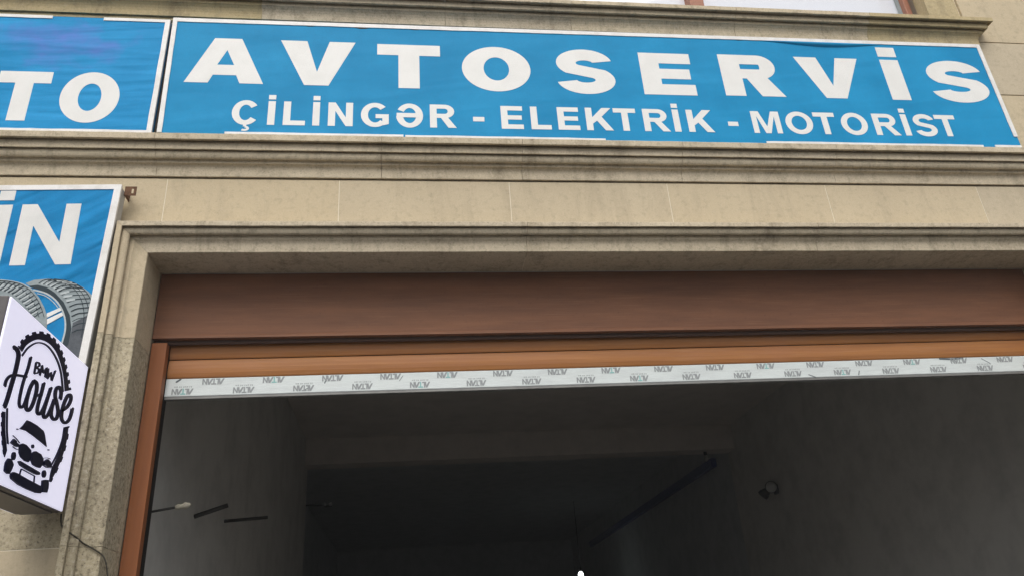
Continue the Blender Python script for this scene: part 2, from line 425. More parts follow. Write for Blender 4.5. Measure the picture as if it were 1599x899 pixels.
def stone_block(x0, x1, z0, z1, y0=0.0, mat='stone_smooth', th=.05, gap=.0021, bev=.0006, name='stone_block', parent=None):
    o = boxes(name, [(x0+gap, x1-gap, y0, y0+th, z0+gap, z1-gap)], mat, parent or bld, bev=bev)
    return o
def sweep_stone(name, prof, x0, x1, mat, amp=.0014, step=.03, mx0=None, mx1=None, smooth=False, gap=.0012):
    """horizontal moulding stone: prof [(y, z)] closed, along x; mx0/mx1(y) give mitred ends"""
    n = max(2, int((x1-x0)/step)); m = len(prof); vs, fs = [], []
    for i in range(n+1):
        for (y, z) in prof:
            a = mx0(y, z) if mx0 else x0+gap; c = mx1(y, z) if mx1 else x1-gap
            x = a+(c-a)*i/n
            k = wob((x, y, z), amp)
            back = y > -.001
            vs.append((x, y+(0 if back else k), z+(0 if back else .8*wob((x+31, y, z), amp))))
    for i in range(n):
        for j in range(m): fs.append((i*m+j, i*m+(j+1) % m, (i+1)*m+(j+1) % m, (i+1)*m+j))
    fs += [tuple(range(m)), tuple(range(n*m, n*m+m))]
    return mesh(name, vs, fs, mat, bld)
# architrave round the opening: (distance from the opening edge, y)
ARC = [(0, -.047), (.003, -.05), (.050, -.05), (.058, -.051), (.067, -.055), (.074, -.062), (.0765, -.064), (.090, -.064), (.0925, -.0655), (.1010, -.066), (.1010, -.084), (.0925, -.086), (.0935, -.092), (.097, -.0975), (.106, -.1025), (.115, -.1045), (.123, -.1045), (.128, -.103), (.128, -.098), (.137, -.098), (.137, -.117), (.128, -.118), (.128, -.124), (.130, -.126), (.156, -.126), (.159, -.123)]
arch_top = [(y, ZS+s) for s, y in ARC]+[(.03, ZS+.159), (.03, ZS+.0005), (YB-.002, ZS+.0005), (YB-.002, ZS)]
jt = [OX0, .70, 2.52, OX1]
for i in range(3):
    sweep_stone('architrave_stone', [(y, z) for y, z in arch_top], jt[i], jt[i+1], 'stone_cornice',
                mx0=(lambda y, z: OX0-(z-ZS)) if i == 0 else None, mx1=(lambda y, z: OX1+(z-ZS)) if i == 2 else None)
def sweep_jamb(side, z0, z1, mat, top=False):
    x0 = OX0 if side < 0 else OX1
    prof = [(x0+side*s, y) for s, y in ARC]+[(x0+side*.159, .03), (x0+side*.0005, .03), (x0+side*.0005, YB-.002), (x0, YB-.002)]
    m = len(prof); n = max(2, int((z1-z0)/.03)); vs, fs = [], []
    for i in range(n+1):
        for (x, y) in prof:
            zt = (ZS+abs(x-x0)-.0015) if top else z1-.0012
            z = z0+.0012+(zt-z0-.0012)*i/n; k = wob((x, y, z), .0014)
            vs.append((x+(wob((x, y+9, z), .001) if y < 0 else 0), y+(k if y < .02 else 0), z))
    for i in range(n):
        for j in range(m): fs.append((i*m+j, i*m+(j+1) % m, (i+1)*m+(j+1) % m, (i+1)*m+j))
    fs += [tuple(range(m)), tuple(range(n*m, n*m+m))]
    return mesh('architrave_stone', vs, fs, mat, bld)
zj = onY(120, 527, -.06).z
for side in (-1, 1):
    sweep_jamb(side, zj, ZS, 'stone_smooth', True)
    sweep_jamb(side, 2.19, zj, 'stone_rough'); sweep_jamb(side, 1.1, 2.19, 'stone_rough'); sweep_jamb(side, 0, 1.1, 'stone_rough')
# frieze course
FJ = [XL, -6.6, -5.5, -4.5, -3.45, -2.42, -1.384, -.399, .631, 1.646, 2.721, 3.812, 4.85, 5.9, 7.0, 8.2, XR]
for a, c in zip(FJ, FJ[1:]): stone_block(a, c, 3.889, 4.256)
# courses beside the opening (rough stones above z = 2.2, smoother below)
for z0, z1, mt, o_ in ((0, .55, 'stone_smooth', .3), (.55, 1.1, 'stone_smooth', 0), (1.1, 1.65, 'stone_smooth', .3), (1.65, 2.2, 'stone_smooth', 0), (2.2, 2.75, 'stone_rough', .35),
                       (2.75, 3.32, 'stone_rough', 0), (3.32, 3.889, 'stone_smooth', .3)):
    for x_lo, x_hi in ((XL, OX0-.157), (OX1+.157, XR)):
        x = x_hi
        k = 0
        while x > x_lo+.05:
            x2 = max(x_lo, x-(.95 if k else .6+o_)); stone_block(x2, x, z0, z1, 0, mt); x = x2; k += 1
# courses behind and beside the signs: open V joints to the right of the banner
for z0, z1 in ((4.49, 5.033), (5.033, 5.534)):
    xs = [XL, -6.2, -4.4, -2.6, -.7, 1.2, 3.0, 5.35, 6.9, 8.4, XR]
    for a, c in zip(xs, xs[1:]): stone_block(a, c, z0, z1, -.018, 'stone_smooth', th=.06, gap=.0035, bev=.003)
stone_block(4.235, 5.6, 5.534, 6.009, -.018, 'stone_smooth', th=.06, gap=.0035, bev=.003); stone_block(5.6, XR, 5.534, 6.009, -.018, 'stone_smooth', th=.06, gap=.0035, bev=.003)
stone_block(4.235, 5.1, 6.009, 6.50, -.018, 'stone_smooth', th=.06, gap=.0035, bev=.003); stone_block(5.1, XR, 6.009, 6.50, -.018, 'stone_smooth', th=.06, gap=.0035, bev=.003)
stone_block(4.235, 5.6, 6.50, 7.7, -.018, 'stone_smooth', th=.06, gap=.0035, bev=.003); stone_block(5.6, XR, 6.50, 7.7, -.018, 'stone_smooth', th=.06, gap=.0035, bev=.003)
stone_block(XL, -3.4, 5.66, 7.7); stone_block(-3.4, WX0-.2, 5.66, 7.7); stone_block(XL, 1.0, 7.7, 9.5); stone_block(1.0, XR, 7.7, 9.5)
boxes('window_surround', [(WX1-.045, 4.232, -.004, .10, 5.655, 7.69)], 'stone_yellow', bld, bev=.004)
boxes('window_surround', [(WX0-.19, WX0+.02, -.004, .10, 5.655, 7.69)], 'stone_yellow', bld, bev=.004)
# lower cornice
LC = [(.05, 4.264), (.022, 4.264), (.020, 4.274), (.002, 4.274), (.0, 4.264), (-.010, 4.263), (-.012, 4.266), (-.012, 4.318), (-.014, 4.328), (-.020, 4.336), (-.030, 4.341), (-.036, 4.343), (-.036, 4.360), (-.040, 4.366), (-.048, 4.366), (-.052, 4.360), (-.058, 4.360), (-.064, 4.366), (-.069, 4.376), (-.071, 4.388), (-.071, 4.402), (-.062, 4.404), (-.062, 4.414), (-.082, 4.414), (-.083, 4.402),
      (-.088, 4.402), (-.090, 4.404), (-.090, 4.451), (-.080, 4.452), (-.080, 4.466), (-.106, 4.466), (-.108, 4.451), (-.120, 4.451), (-.122, 4.453), (-.122, 4.490), (-.119, 4.494), (.05, 4.494)]
LJ = [XL, -5.7, -3.6, -1.45, -.15, .715, 1.75, 2.80, 4.45, 6.6, 8.5, XR]
for a, c in zip(LJ, LJ[1:]): sweep_stone('cornice_stone', LC, a, c, 'stone_cornice')
# upper cornice with a mitred return at its right-hand end
UC = [(.01, 5.440), (-.042, 5.440), (-.042, 5.463), (-.036, 5.464), (-.036, 5.472), (-.052, 5.472), (-.053, 5.463), (-.057, 5.465), (-.057, 5.505), (-.060, 5.523), (-.067, 5.540), (-.078, 5.552), (-.088, 5.558), (-.088, 5.579), (-.080, 5.580), (-.080, 5.592), (-.104, 5.592), (-.106, 5.579), (-.116, 5.579), (-.118, 5.581), (-.118, 5.616),
      (-.108, 5.617), (-.108, 5.630), (-.138, 5.630), (-.140, 5.616), (-.150, 5.618), (-.150, 5.650), (-.147, 5.653), (.01, 5.658)]
XE = 4.185
UJ = [XL, -5.1, -2.95, -.93, .27, 1.14, 2.33, 3.35]
for k, (a, c) in enumerate(zip(UJ, UJ[1:])): sweep_stone('cornice_stone', UC, a, c, 'stone_yellow' if k in (1, 2) else 'stone_cornice')
n, m, vs, fs = 30, len(UC), [], []
for i in range(n+1):
    for (y, z) in UC:
        x = 3.3512+(XE-y-3.3512)*i/n; k = wob((x, y, z), .0014) if y < 0 else 0; vs.append((x, y+k, z+k*.7))
for (y, z) in UC: vs.append((XE-y, .0105, z))
for i in range(n+1):
    for j in range(m): fs.append((i*m+j, i*m+(j+1) % m, (i+1)*m+(j+1) % m, (i+1)*m+j))
fs.append(tuple(range(m)))
mesh('cornice_stone', vs, fs, 'stone_yellow', bld)
# window over the cornice
win = boxes('window', [(WX0, WX1, .20, .24, WZ0, WZ0+.06), (WX0, WX1, .20, .24, WZ1-.06, WZ1), (WX1-.05, WX1, .20, .24, WZ0+.06, WZ1-.06), (WX0, WX0+.05, .20, .24, WZ0+.06, WZ1-.06)], 'frame_wood', bld, bev=.004)
mx = [WX0+.05, onY(1089, 5, .12).x-1.78, onY(1089, 5, .12).x, WX1-.05]
for i, x in enumerate(mx[1:3]): boxes('mullion', [(x-.055, x+.055, .125, .235, WZ0+.005, WZ1-.06)], 'frame_wood', win, bev=.004)
for a, c in zip(mx, mx[1:]): boxes('pane', [(a+.03, c-.03, .212, .218, WZ0+.05, WZ1-.05)], 'window_film', win)
boxes('frame', [(WX1-.10, WX1-.052, .13, .199, WZ0+.005, WZ1-.05)], 'frame_wood', win, bev=.006)
boxes('pane_reflection', [(onY(1400, 8, .2).x, WX1-.102, .17, .208, WZ0+.06, WZ1-.07)], 'reflection_grey', win, bev=.004)  # added grey strip, imitates the darker reflection at the pane's right end

# ------------------------------------------------------------------ interior of the garage
LWX, RWX, YE, ZC, ZBM = -1.434, 4.85, 7.0, 4.565, 4.20
def istruct(name, lst, mat): return struct(boxes(name, lst, mat))
istruct('garage_wall_left', [(LWX-.25, LWX, .422, YE+.3, 0, ZC)], 'plaster_grey')
istruct('garage_wall_right', [(RWX, RWX+.25, .422, YE+.3, 0, ZC)], 'plaster_grey')
istruct('garage_wall_front', [(LWX-.25, RWX+.25, .422, .55, ZS+.30, ZC)], 'plaster_grey')
istruct('garage_ceiling', [(LWX-.25, RWX+.25, .422, YE+.3, ZC+.001, ZC+.2)], 'plaster_ceiling')
istruct('garage_beam', [(LWX+.001, RWX-.001, YE, YE+.3, ZBM, ZC)], 'plaster_ceiling')
istruct('back_room_wall_left', [(LWX-.9, LWX-.65, YE+.31, 20, 0, 4.7)], 'plaster_dark')
istruct('back_room_wall_right', [(RWX+.002, RWX+.25, YE+.31, 20, 0, 4.7)], 'plaster_dark')
istruct('back_room_wall_end', [(LWX-.9, RWX+.25, 20.002, 20.2, 0, 4.7)], 'plaster_dark')
istruct('back_room_ceiling', [(LWX-.9, RWX+.25, YE+.31, 20.2, 4.702, 4.9)], 'plaster_dark')
istruct('back_room_return', [(LWX-.9, LWX, YE+.302, YE+.308, 0, 4.7)], 'plaster_dark')
# blue rail along the right wall of the back room
a, c = onX(1112, 712, RWX-.06), onX(930, 850, RWX-.06)
o = boxes('wall_rail', [(RWX-.09, RWX-.004, max(YE+.35, a.y), 17.2, a.z-.16, a.z-.02)], 'blue_paint', bev=.01)
tag(o, 'long blue painted rail running back along the dark garage wall', 'rail')
# twin head lamp on the right wall
p = onX(1200, 764, RWX-.12)
t = empty('wall_lamp', (RWX, p.y, p.z), 'dark twin wall lamp with a pale round lens on the garage side wall', 'lamp')
def sub(o): return o
boxes('bracket', [(-.03, 0, -.05, .05, -.06, .06), (-.12, -.028, -.015, .015, -.015, .015)], 'steel_dark', t, bev=.004)
lathe('lamp_head', [(.02, -.10), (.05, -.06), (.075, .0), (.08, .03)], (-.13, -.10, .02), (-.2, -.85, -.25), 'steel_dark', t)
lathe('lens', [(.072, .0), (.066, .008), (.03, .016)], Vector((-.13, -.10, .02))+Vector((-.2, -.85, -.25)).normalized()*.0305, (-.2, -.85, -.25), 'lamp_pale', t)
lathe('lamp_head', [(.02, -.10), (.05, -.06), (.07, .0), (.072, .03)], (-.13, .14, -.03), (-.5, .5, -.5), 'steel_dark', t)
lathe('lens', [(.066, .0), (.06, .008), (.03, .016)], Vector((-.13, .14, -.03))+Vector((-.5, .5, -.5)).normalized()*.0305, (-.5, .5, -.5), 'lamp_pale', t)
# small white bulb at the end of the beam
p = onY(1101, 706, YE+.15); p.z = ZBM
t = empty('bulb_lamp', p, 'small unlit white bulb hanging under the end of the garage beam', 'lamp')
lathe('socket', [(.025, 0), (.025, -.04), (.02, -.05)], (0, 0, 0), (0, 0, 1), 'steel_dark', t)
lathe('bulb', [(.012, -.051), (.03, -.075), (.036, -.10), (.03, -.13), (.012, -.145)], (0, 0, 0), (0, 0, 1), 'lamp_pale', t)
# made-up twin fitting in the back room; its pale heads stand for two glints
p = onY(512, 787, 8.4)
t = empty('twin_glint', (LWX-.65, 8.4, p.z), 'small made-up twin fitting whose pale heads stand in for two glints in the back room', 'lamp')
dx = p.x-(LWX-.65)
boxes('bracket', [(0, dx-.06, -.012, .012, -.012, .012), (dx-.06, dx+.06, -.02, .02, -.03, .01)], 'steel_dark', t, bev=.003)
for s in (-1, 1):
    lathe('lamp_head', [(.012, -.03), (.026, 0), (.028, .01)], (dx+s*.045, -.045, -.005), (s*.3, -1, -.2), 'lamp_pale', t)
# lit work lamp in the back room
p = onX(907, 897, 3.7)
t = empty('work_lamp', (p.x, p.y, 4.702), 'lit bare white lamp hanging in the dark back of the garage', 'lamp')
tube('cord', [(0, 0, 0), (0, 0, p.z-4.702+.14)], .006, 'black_rubber', t)
lathe('socket', [(.022, .14), (.024, .09), (.02, .075)], (0, 0, p.z-4.702), (0, 0, 1), 'steel_dark', t)
lathe('bulb', [(.016, .074), (.03, .066), (.048, .042), (.056, .01), (.052, -.02), (.038, -.045), (.015, -.058)], (0, 0, p.z-4.702), (0, 0, 1), 'bulb_lit', t)
# steel pegs sticking out of the left wall
for k, (A, B_, lab) in enumerate((((233, 799), (298, 787), 'thin steel peg with a pale rag on its tip beside the brown rail'),
                                  ((303, 806), (356, 788), 'steep thick dark peg on the grey wall between two thinner pegs'),
                                  ((350, 813), (418, 807), 'thin dark peg farthest from the brown rail on the grey wall'))):
    s = onX(A[0], A[1], LWX); e = onY(B_[0], B_[1], s.y+.02)
    rr = (.006, .011, .008)[k]*(1+.25*s.y)
    if k == 0:
        t = empty('wall_peg', s, lab, 'peg', None)
        tube('rod', [(0, 0, 0), (e-s)*.75], rr, 'steel_dark', t, 6); d = e-s
        tube('rag', [d*.62, d*.7, d*.78, d*.86, d*.93, d], [.010, .017, .012, .019, .015, .008], 'rag', t, 9)
    else: tag(tube('wall_peg', [s, s+(e-s)*.5, e], rr, 'steel_dark', None, 8), lab, 'peg')

# ------------------------------------------------------------------ roller shutter
sh = empty('roller_shutter', (1.35, .25, 0), 'brown roller shutter pulled up under its long metal box', 'roller shutter')
def T_(x): return .0042*(x-1.2)           # the curtain hangs a little lower at the left
XA, XB = OX0+.003, OX1-.003
def sweepx(name, prof, x0, x1, mat, parent, tilt=False, step=.25, amp=0.0):
    n = max(1, int((x1-x0)/step)); m = len(prof); vs, fs = [], []
    for i in range(n+1):
        x = x0+(x1-x0)*i/n
        for (y, z) in prof: vs.append((x, y+(amp*noise.noise(Vector((x*1.7, z*5, 1)))), z+(T_(x) if tilt else 0)+amp*.6*noise.noise(Vector((x*2.3, 4, z)))))
    for i in range(n):
        for j in range(m): fs.append((i*m+j, i*m+(j+1) % m, (i+1)*m+(j+1) % m, (i+1)*m+j))
    fs += [tuple(range(m)), tuple(range(n*m, n*m+m))]
    return mesh(name, vs, fs, mat, parent)
zb = 3.330
box = sweepx('shutter_box', [(.208, ZS-.003), (.208, zb+.022), (.200, zb+.012), (.198, zb), (.236, zb), (.236, zb+.03), (.30, zb+.03), (.30, ZS-.003)], XA, XB, 'shutter_box', sh, amp=.002)
sweepx('box_lip', [(.240, zb+.028), (.240, zb-.016), (.244, zb-.020), (.256, zb-.020), (.256, zb+.028)], XA, XB, 'shutter_lip', sh, amp=.001)
YS = .285
zs1 = onY(800, 549.4, YS).z-T_(.6); zs2 = onY(800, 577, YS).z-T_(.6); zs3 = onY(800, 603.8, YS).z-T_(.6)
hgt = zs1-zs2
def slat(zlo, zhi): return [(YS+.012, zlo+.003), (YS-.001, zlo+.004), (YS-.0045, zlo+.010), (YS-.009, zlo+.03), (YS-.010, (zlo+zhi)/2), (YS-.008, zhi-.03), (YS-.004, zhi-.009), (YS-.0015, zhi-.002), (YS+.012, zhi-.002)]
for k in range(3): sweepx('slat', slat(zs2+hgt*k, zs2+hgt*(k+1)), OX0+.072, OX1-.072, 'slat_brown', sh, True)
sweepx('slat_hinge', [(YS+.004, zs2-.002), (YS+.004, zs2+hgt*3-.01), (YS+.011, zs2+hgt*3-.01), (YS+.011, zs2-.002)], OX0+.075, OX1-.075, 'groove_dark', sh, True)
bar = sweepx('bottom_bar', [(YS-.006, zs3+.002), (YS-.008, zs3+.006), (YS-.008, zs2-.004), (YS-.005, zs2-.001), (YS+.003, zs2-.001), (YS+.003, zs3+.002)], OX0+.072, OX1-.072, 'film_white', sh, True)
sweepx('bottom_seal', [(YS-.004, zs3+.0015), (YS-.004, zs3-.012), (YS+.03, zs3-.012), (YS+.03, zs3+.0015)], OX0+.078, OX1-.078, 'alu_grey', sh, True)
for s, x0 in ((-1, OX0), (1, OX1)):
    a, c = sorted((x0-s*.003, x0-s*.085))
    boxes('guide_rail', [(a, c, .207, .262, 0, zb-.022)], 'rail_brown', sh, bev=.004)
    g = x0-s*.0855
    boxes('rail_channel', [(min(g, g-s*-.02), max(g, g-s*-.02), .2625, .32, 0, zb-.022)], 'groove_dark', sh)
# printed protective film: the maker's word upside down, two staggered rows
def film_mark(xc, z0, height, small, T=None):
    """one printed word, turned through 180 degrees"""
    cap = height; vs, fs, mi = [], [], []
    lay = [('A', 0, .95), ('L', .86, .50), ('T', 1.22, .80), ('A', 1.72, .95), ('N', 2.62, .78)]
    tot = 3.4
    def put(pcs, u0, idx, d):
        for k, pc in enumerate(pcs):
            o = len(vs); flat = [p for c_ in pc for p in c_]
            for (u, v) in flat:
                x = xc+(tot/2-(u0+u))*cap; vs.append((x, YS-.0088-d-k*.0002, z0+(1-v)*cap+T_(x)))
            for t3 in tessellate_polygon([[Vector((p[0], p[1], 0)) for p in c_] for c_ in pc]): fs.append(tuple(o+i for i in t3)); mi.append(idx)
    for j, (ch, u0, wd) in enumerate(lay):
        if ch == 'A': pcs = [[[(0, 0), (.48, 1), (.78, 1), (wd, 0), (.70, 0), (.62, .62), (.28, 0)]]]
        elif ch == 'T': pcs = glyph('T', wd, .2, .2)
        elif ch == 'L': pcs = glyph('L', wd, .22, .2)
        else: pcs = glyph('N', wd, .2, .2)
        put(pcs, u0, 1 if ch == 'T' and T else 0, j*.00015)
    if small:
        for j, ch in enumerate('ALUMINIUM'):
            w_ = .20
            if ch in 'IL': pcs = glyph('I' if ch == 'I' else 'L', .08 if ch == 'I' else .16, .08, .08)
            elif ch == 'U': pcs = [[[(0, 1), (0, 0), (w_, 0), (w_, 1), (w_-.06, 1), (w_-.06, .25), (.06, .25), (.06, 1)]]]
            elif ch == 'A': pcs = [[[(0, 0), (.07, 1), (.13, 1), (w_, 0), (.13, 0), (.1, .6), (.07, 0)]]]
            else: pcs = [[[(0, 0), (0, 1), (w_*.5, .5), (w_, 1), (w_, 0), (w_-.06, 0), (w_-.06, .6), (w_*.5, .2), (.06, .6), (.06, 0)]]]
            put([[[(u, -.42+v*.26) for u, v in c_] for c_ in pc] for pc in pcs], .30+j*.32, 0, 0)
    return mesh('printed_word', vs, fs, ['film_grey', 'film_teal'], bar, mi=mi)
for i in range(-1, 18):
    x1_, x2_ = -1.065*1.012+.3262*i, -1.222*1.012+.3262*(i+1)
    top = zs2-.004
    if OX0+.13 < x1_ < OX1-.1: film_mark(x1_, top-.036, .035, False, i % 3 == 1)
    if OX0+.13 < x2_-.3262 < OX1-.1: film_mark(x2_-.3262, zs3+.012, .034, True, i % 4 == 0)
def dirt(pts, wd):
    strokes('scuff', [([(a, c) for a, c in pts], wd)], lambda u, v, d: (u, YS-.0083-d*.5, v+T_(u)), .0012, 'film_dirt', bar)
for pts, wd in (([(-1.255, zs2-.005), (-1.275, zs2-.02)], .010), ([(-.47, zs2-.05), (-.455, zs2-.012)], .006), ([(2.45, zs3+.02), (2.49, zs3+.004)], .005), ([(2.78, zs3+.01), (2.79, zs3+.035)], .005),
                ([(3.36, zs2-.006), (3.44, zs2-.010), (3.52, zs2-.006)], .012), ([(3.65, zs2-.012), (3.70, zs2-.045)], .004), ([(-.585, zs3+.014), (-.56, zs3+.03)], .004), ([(-.03, zs2-.02), (-.05, zs2-.05)], .003)): dirt(pts, wd)

# ------------------------------------------------------------------ banner signs
S = -.108
def flatM(Y): return lambda u, v, d: (u, Y-d, v)
def quad_panel(name, q, y0, y1, mat, parent):
    """q: TL, TR, BR, BL as (x, z); a board between y0 (front) and y1"""
    vs = [(x, y0, z) for x, z in q]+[(x, y1, z) for x, z in q]
    fs = [(0, 1, 2, 3), (7, 6, 5, 4)]+[(i, (i+1) % 4, 4+(i+1) % 4, 4+i) for i in range(4)]
    return mesh(name, vs, fs, mat, parent)
def strip(parent, p0, p1, wd, off, Y, jag=True, mat='strip_white'):
    if abs(p1[1]-p0[1]) > abs(p1[0]-p0[0]): Y -= .0015
    """white edge strip along p0->p1 (x, z), lying to the left-hand side 'off'"""
    a, c = Vector(p0), Vector(p1); t = (c-a); L = t.length; t.normalize(); nn = Vector((-t.y, t.x))*off
    n = max(3, int(L/.06)); vs, fs = [], []
    for i in range(n+1):
        p = a+t*L*i/n; k = .0022*noise.noise(Vector((p.x*5, p.y*5, off+Y)))+.0014*noise.noise(Vector((p.x*19, p.y*19, 2)))
        q = p+nn*(wd+(k if jag else 0)); e = p-nn*.003
        vs += [(e.x, Y-.004, e.y), (q.x, Y-.004, q.y), (e.x, Y+.012, e.y), (q.x, Y-.0002, q.y)]
    for i in range(n):
        o = i*4; fs += [(o, o+1, o+5, o+4), (o+1, o+3, o+7, o+5), (o, o+4, o+6, o+2)]
    fs += [(0, 1, 3, 2), (n*4, n*4+1, n*4+3, n*4+2)]
    return mesh('edge_strip', vs, fs, mat, parent)
def put_letter(ch, xc, base, cap, wd, sv, shh, Y, mat, parent, shear=0.0):
    """glyph scaled to cap height and width in metres"""
    pcs = glyph(ch, wd/cap, sv/cap, shh/cap)
    M = lambda u, v, d: (xc-wd/2+u*cap+shear*(v-.5)*cap, Y-d, base+v*cap)
    return solid(pcs, M, .0012, 'letter', mat, parent)
k_ = (S+4)/3.85                            # measured at y = -.15, carried to the sign plane
def sx(x): return x*k_
def sz(z): return 1.6+(z-1.6)*k_
# main sign
TL, TR, BR, BL = (sx(-1.438), sz(5.352)), (sx(4.126), sz(5.375)), (sx(4.124), sz(4.482)), (sx(-1.428), sz(4.472))
BL = (BL[0], max(BL[1], 4.497)); BR = (BR[0], 4.497)
ms = empty('shop_sign', (sx(1.35), S, 4.495), 'long blue banner sign with big white capitals AVTOSERVIS between two stone cornices', 'sign')
quad_panel('panel', (TL, TR, BR, BL), S, S+.055, 'banner_main', ms)
strip(ms, TL, TR, .027, -1, S)
strip(ms, BL, TL, .024, -1, S)
e = (BR[0]+(TR[0]-BR[0])*.10, BR[1]+(TR[1]-BR[1])*.10)
strip(ms, TR, e, .028, -1, S)
bx = lambda px: onY(px, 215, S).x
strip(ms, (bx(630), BL[1]), (bx(350), BL[1]), .012, -1, S); strip(ms, (bx(945), BL[1]), (bx(633), BL[1]), .010, -1, S)
strip(ms, (bx(1530), BL[1]), (bx(1195), BL[1]), .012, -1, S); strip(ms, (BR[0], BL[1]), (bx(1548), BL[1]), .013, -1, S)
nf, vs, fs = 26, [], []
f0, f1 = onY(1185, 74, S), onY(1385, 80, S)
for i in range(nf+1):
    t = i/nf; x = f0.x+(f1.x-f0.x)*t; zt = TL[1]+(TR[1]-TL[1])*(x-TL[0])/(TR[0]-TL[0])-.024; h_ = .004+.050*math.sin(math.pi*t)**1.3*(.6+.4*t)
    for j in range(6):
        v_ = j/5; bulge = .016*math.sin(math.pi*v_)**.8*math.sin(math.pi*t)
        vs.append((x, S-.0006-bulge, zt-h_*v_))
for i in range(nf):
    for j in range(5): fs.append((i*6+j, i*6+j+1, i*6+j+7, i*6+j+6))
mesh('banner_fold', vs, fs, 'banner_main', ms, smooth=True)
for px, wd, ht in ((565, 14, .012), (484, 9, .006), (648, 9, .006), (1150, 7, .005)):
    a, c = onY(px-wd, 48, S).x, onY(px+wd, 48, S).x
    zt = lambda x: TL[1]+(TR[1]-TL[1])*(x-TL[0])/(TR[0]-TL[0])-.027
    solid([[[(a, zt(a)), (a*.6+c*.4, zt(a)-ht), (a*.3+c*.7, zt(c)-ht*.8), (c, zt(c)), ((a+c)/2, zt((a+c)/2)+.004)]]], flatM(S), .0008, 'banner_tear', 'sign_gap', ms)
CAPZ, CAPH = sz(4.847), (5.200-4.847)*k_
for ch, x0, x1, sv in (('A', -1.325, -.862, .150), ('V', -.776, -.314, .150), ('T', -.177, .222, .132), ('O', .359, .804, .140), ('S', .972, 1.362, .132), ('E', 1.545, 1.905, .132),
                       ('R', 2.104, 2.527, .142), ('V', 2.654, 3.127, .160), ('İ', 3.297, 3.437, .14), ('S', 3.617, 4.058, .142)):
    w_ = (x1-x0)*k_
    dz = .004 if x0 > 2 else (-.004 if -.5 < x0 < 1.9 else 0)
    put_letter(ch, sx((x0+x1)/2), CAPZ+dz, CAPH, w_, sv*k_, .088*k_, S, 'letter_white', ms)
L2 = [('Ç', -.947, .158), ('İ', -.798, .042), ('L', -.664, .129), ('İ', -.536, .041), ('N', -.392, .147), ('G', -.186, .169), ('Ə', .023, .164), ('R', .228, .162), ('-', .448, .070),
      ('E', .658, .139), ('L', .84, .128), ('E', 1.017, .139), ('K', 1.216, .172), ('T', 1.386, .147), ('R', 1.591, .170), ('İ', 1.726, .042), ('K', 1.885, .172), ('-', 2.106, .069),
      ('M', 2.337, .195), ('O', 2.566, .189), ('T', 2.75, .151), ('O', 2.956, .186), ('R', 3.184, .175), ('İ', 3.327, .042), ('S', 3.467, .160), ('T', 3.628, .150)]
for ch, xc, wd in L2: put_letter(ch, sx(xc), sz(4.543+.0026*xc), .176*k_, wd*k_, .042*k_, .034*k_, S, 'letter_white', ms)
# left sign ending in TO
ts = empty('shop_sign', (-3.2, S, 4.495), 'older blue banner sign ending in white capitals TO with a faded violet patch', 'sign')
TL, TR, BR, BL = (-5.6, sz(5.333)), (sx(-1.459), sz(5.333)), (sx(-1.463), 4.497), (-5.6, 4.497)
quad_panel('panel', (TL, TR, BR, BL), S, S+.055, 'banner_faded', ts)
strip(ts, TL, (onY(83, 26, S).x, TL[1]), .020, -1, S); strip(ts, (onY(163, 28, S).x, TL[1]), TR, .020, -1, S)
strip(ts, TR, BR, .026, -1, S); strip(ts, BR, BL, .018, -1, S)
for ch, x0, x1, sv in (('T', -2.353, -2.063, .100), ('O', -1.999, -1.672, .100), ('A', -2.75, -2.40, .11), ('V', -3.15, -2.8, .11)):
    if ch in 'TO': put_letter(ch, sx((x0+x1)/2), sz(4.538), .357*k_, (x1-x0)*k_, sv*k_, .085*k_, S, 'letter_white', ts)
# slim dark strip filling the gap between the two signs
boxes('sign_gap_strip', [(sx(-1.458), sx(-1.440), S+.03, S+.05, 4.497, sz(5.33))], 'sign_gap', ms)
# framed sign with the tyres
YI = -.135
def P2(px, py, Y=YI): v = onY(px, py, Y); return (v.x, v.z)
tl, tr, br = P2(0, 291), P2(190, 289.5), P2(133, 567)
dirx = Vector(tr)-Vector(tl); dirx.normalize()
tl = tuple(Vector(tr)-dirx*1.5); bl = tuple(Vector(br)-dirx*1.5)
ins = empty('framed_sign', (br[0]-.75, YI, br[1]), 'blue framed sign with white capital N and printed car tyres beside the opening', 'sign')
quad_panel('panel', (tl, tr, br, bl), YI, YI+.012, 'banner_deep', ins)
quad_panel('box_frame', (tuple(Vector(tl)+Vector((.004, -.004))), tuple(Vector(tr)+Vector((-.004, -.004))), tuple(Vector(br)+Vector((-.004, .004))), tuple(Vector(bl)+Vector((.004, .004)))), YI+.0125, YI+.085, 'side_grey', ins)
strip(ins, tl, tr, .028, -1, YI, False); strip(ins, tr, br, .034, -1, YI, False); strip(ins, br, bl, .03, -1, YI, False)
MI = lambda u, v, d: (lambda q: (q.x, YI-d, q.z))(onY(u, v, YI))
def px_poly(name, pcs, M, th, mat, parent, base=0.0): return solid(pcs, M, th, name, mat, parent, base)
Nbl, Nbr, Ntl, Ntr = [Vector(P2(*q)) for q in ((14.2, 415), (110.3, 412.7), (35.6, 319.9), (127.4, 318.4))]
def MN(u, v, d):     # N glyph box mapped on its measured corners (sign hangs slightly askew)
    p = (Nbl*(1-u)+Nbr*u)*(1-v)+(Ntl*(1-u)+Ntr*u)*v; return (p.x, YI-d, p.y)
solid(glyph('N', 1, .255, .2), MN, .0014, 'letter', 'letter_white_crumpled', ins)
def MI2(u, v, d):
    p = (Nbl*(1-u)+Nbr*u)*(1-v)+(Ntl*(1-u)+Ntr*u)*v; return (p.x, YI-d, p.y)
solid([[[(u-.42, v) for u, v in c_] for c_ in pc] for pc in glyph('İ', .26, .26, .17)], MI2, .0014, 'letter', 'letter_white_crumpled', ins)
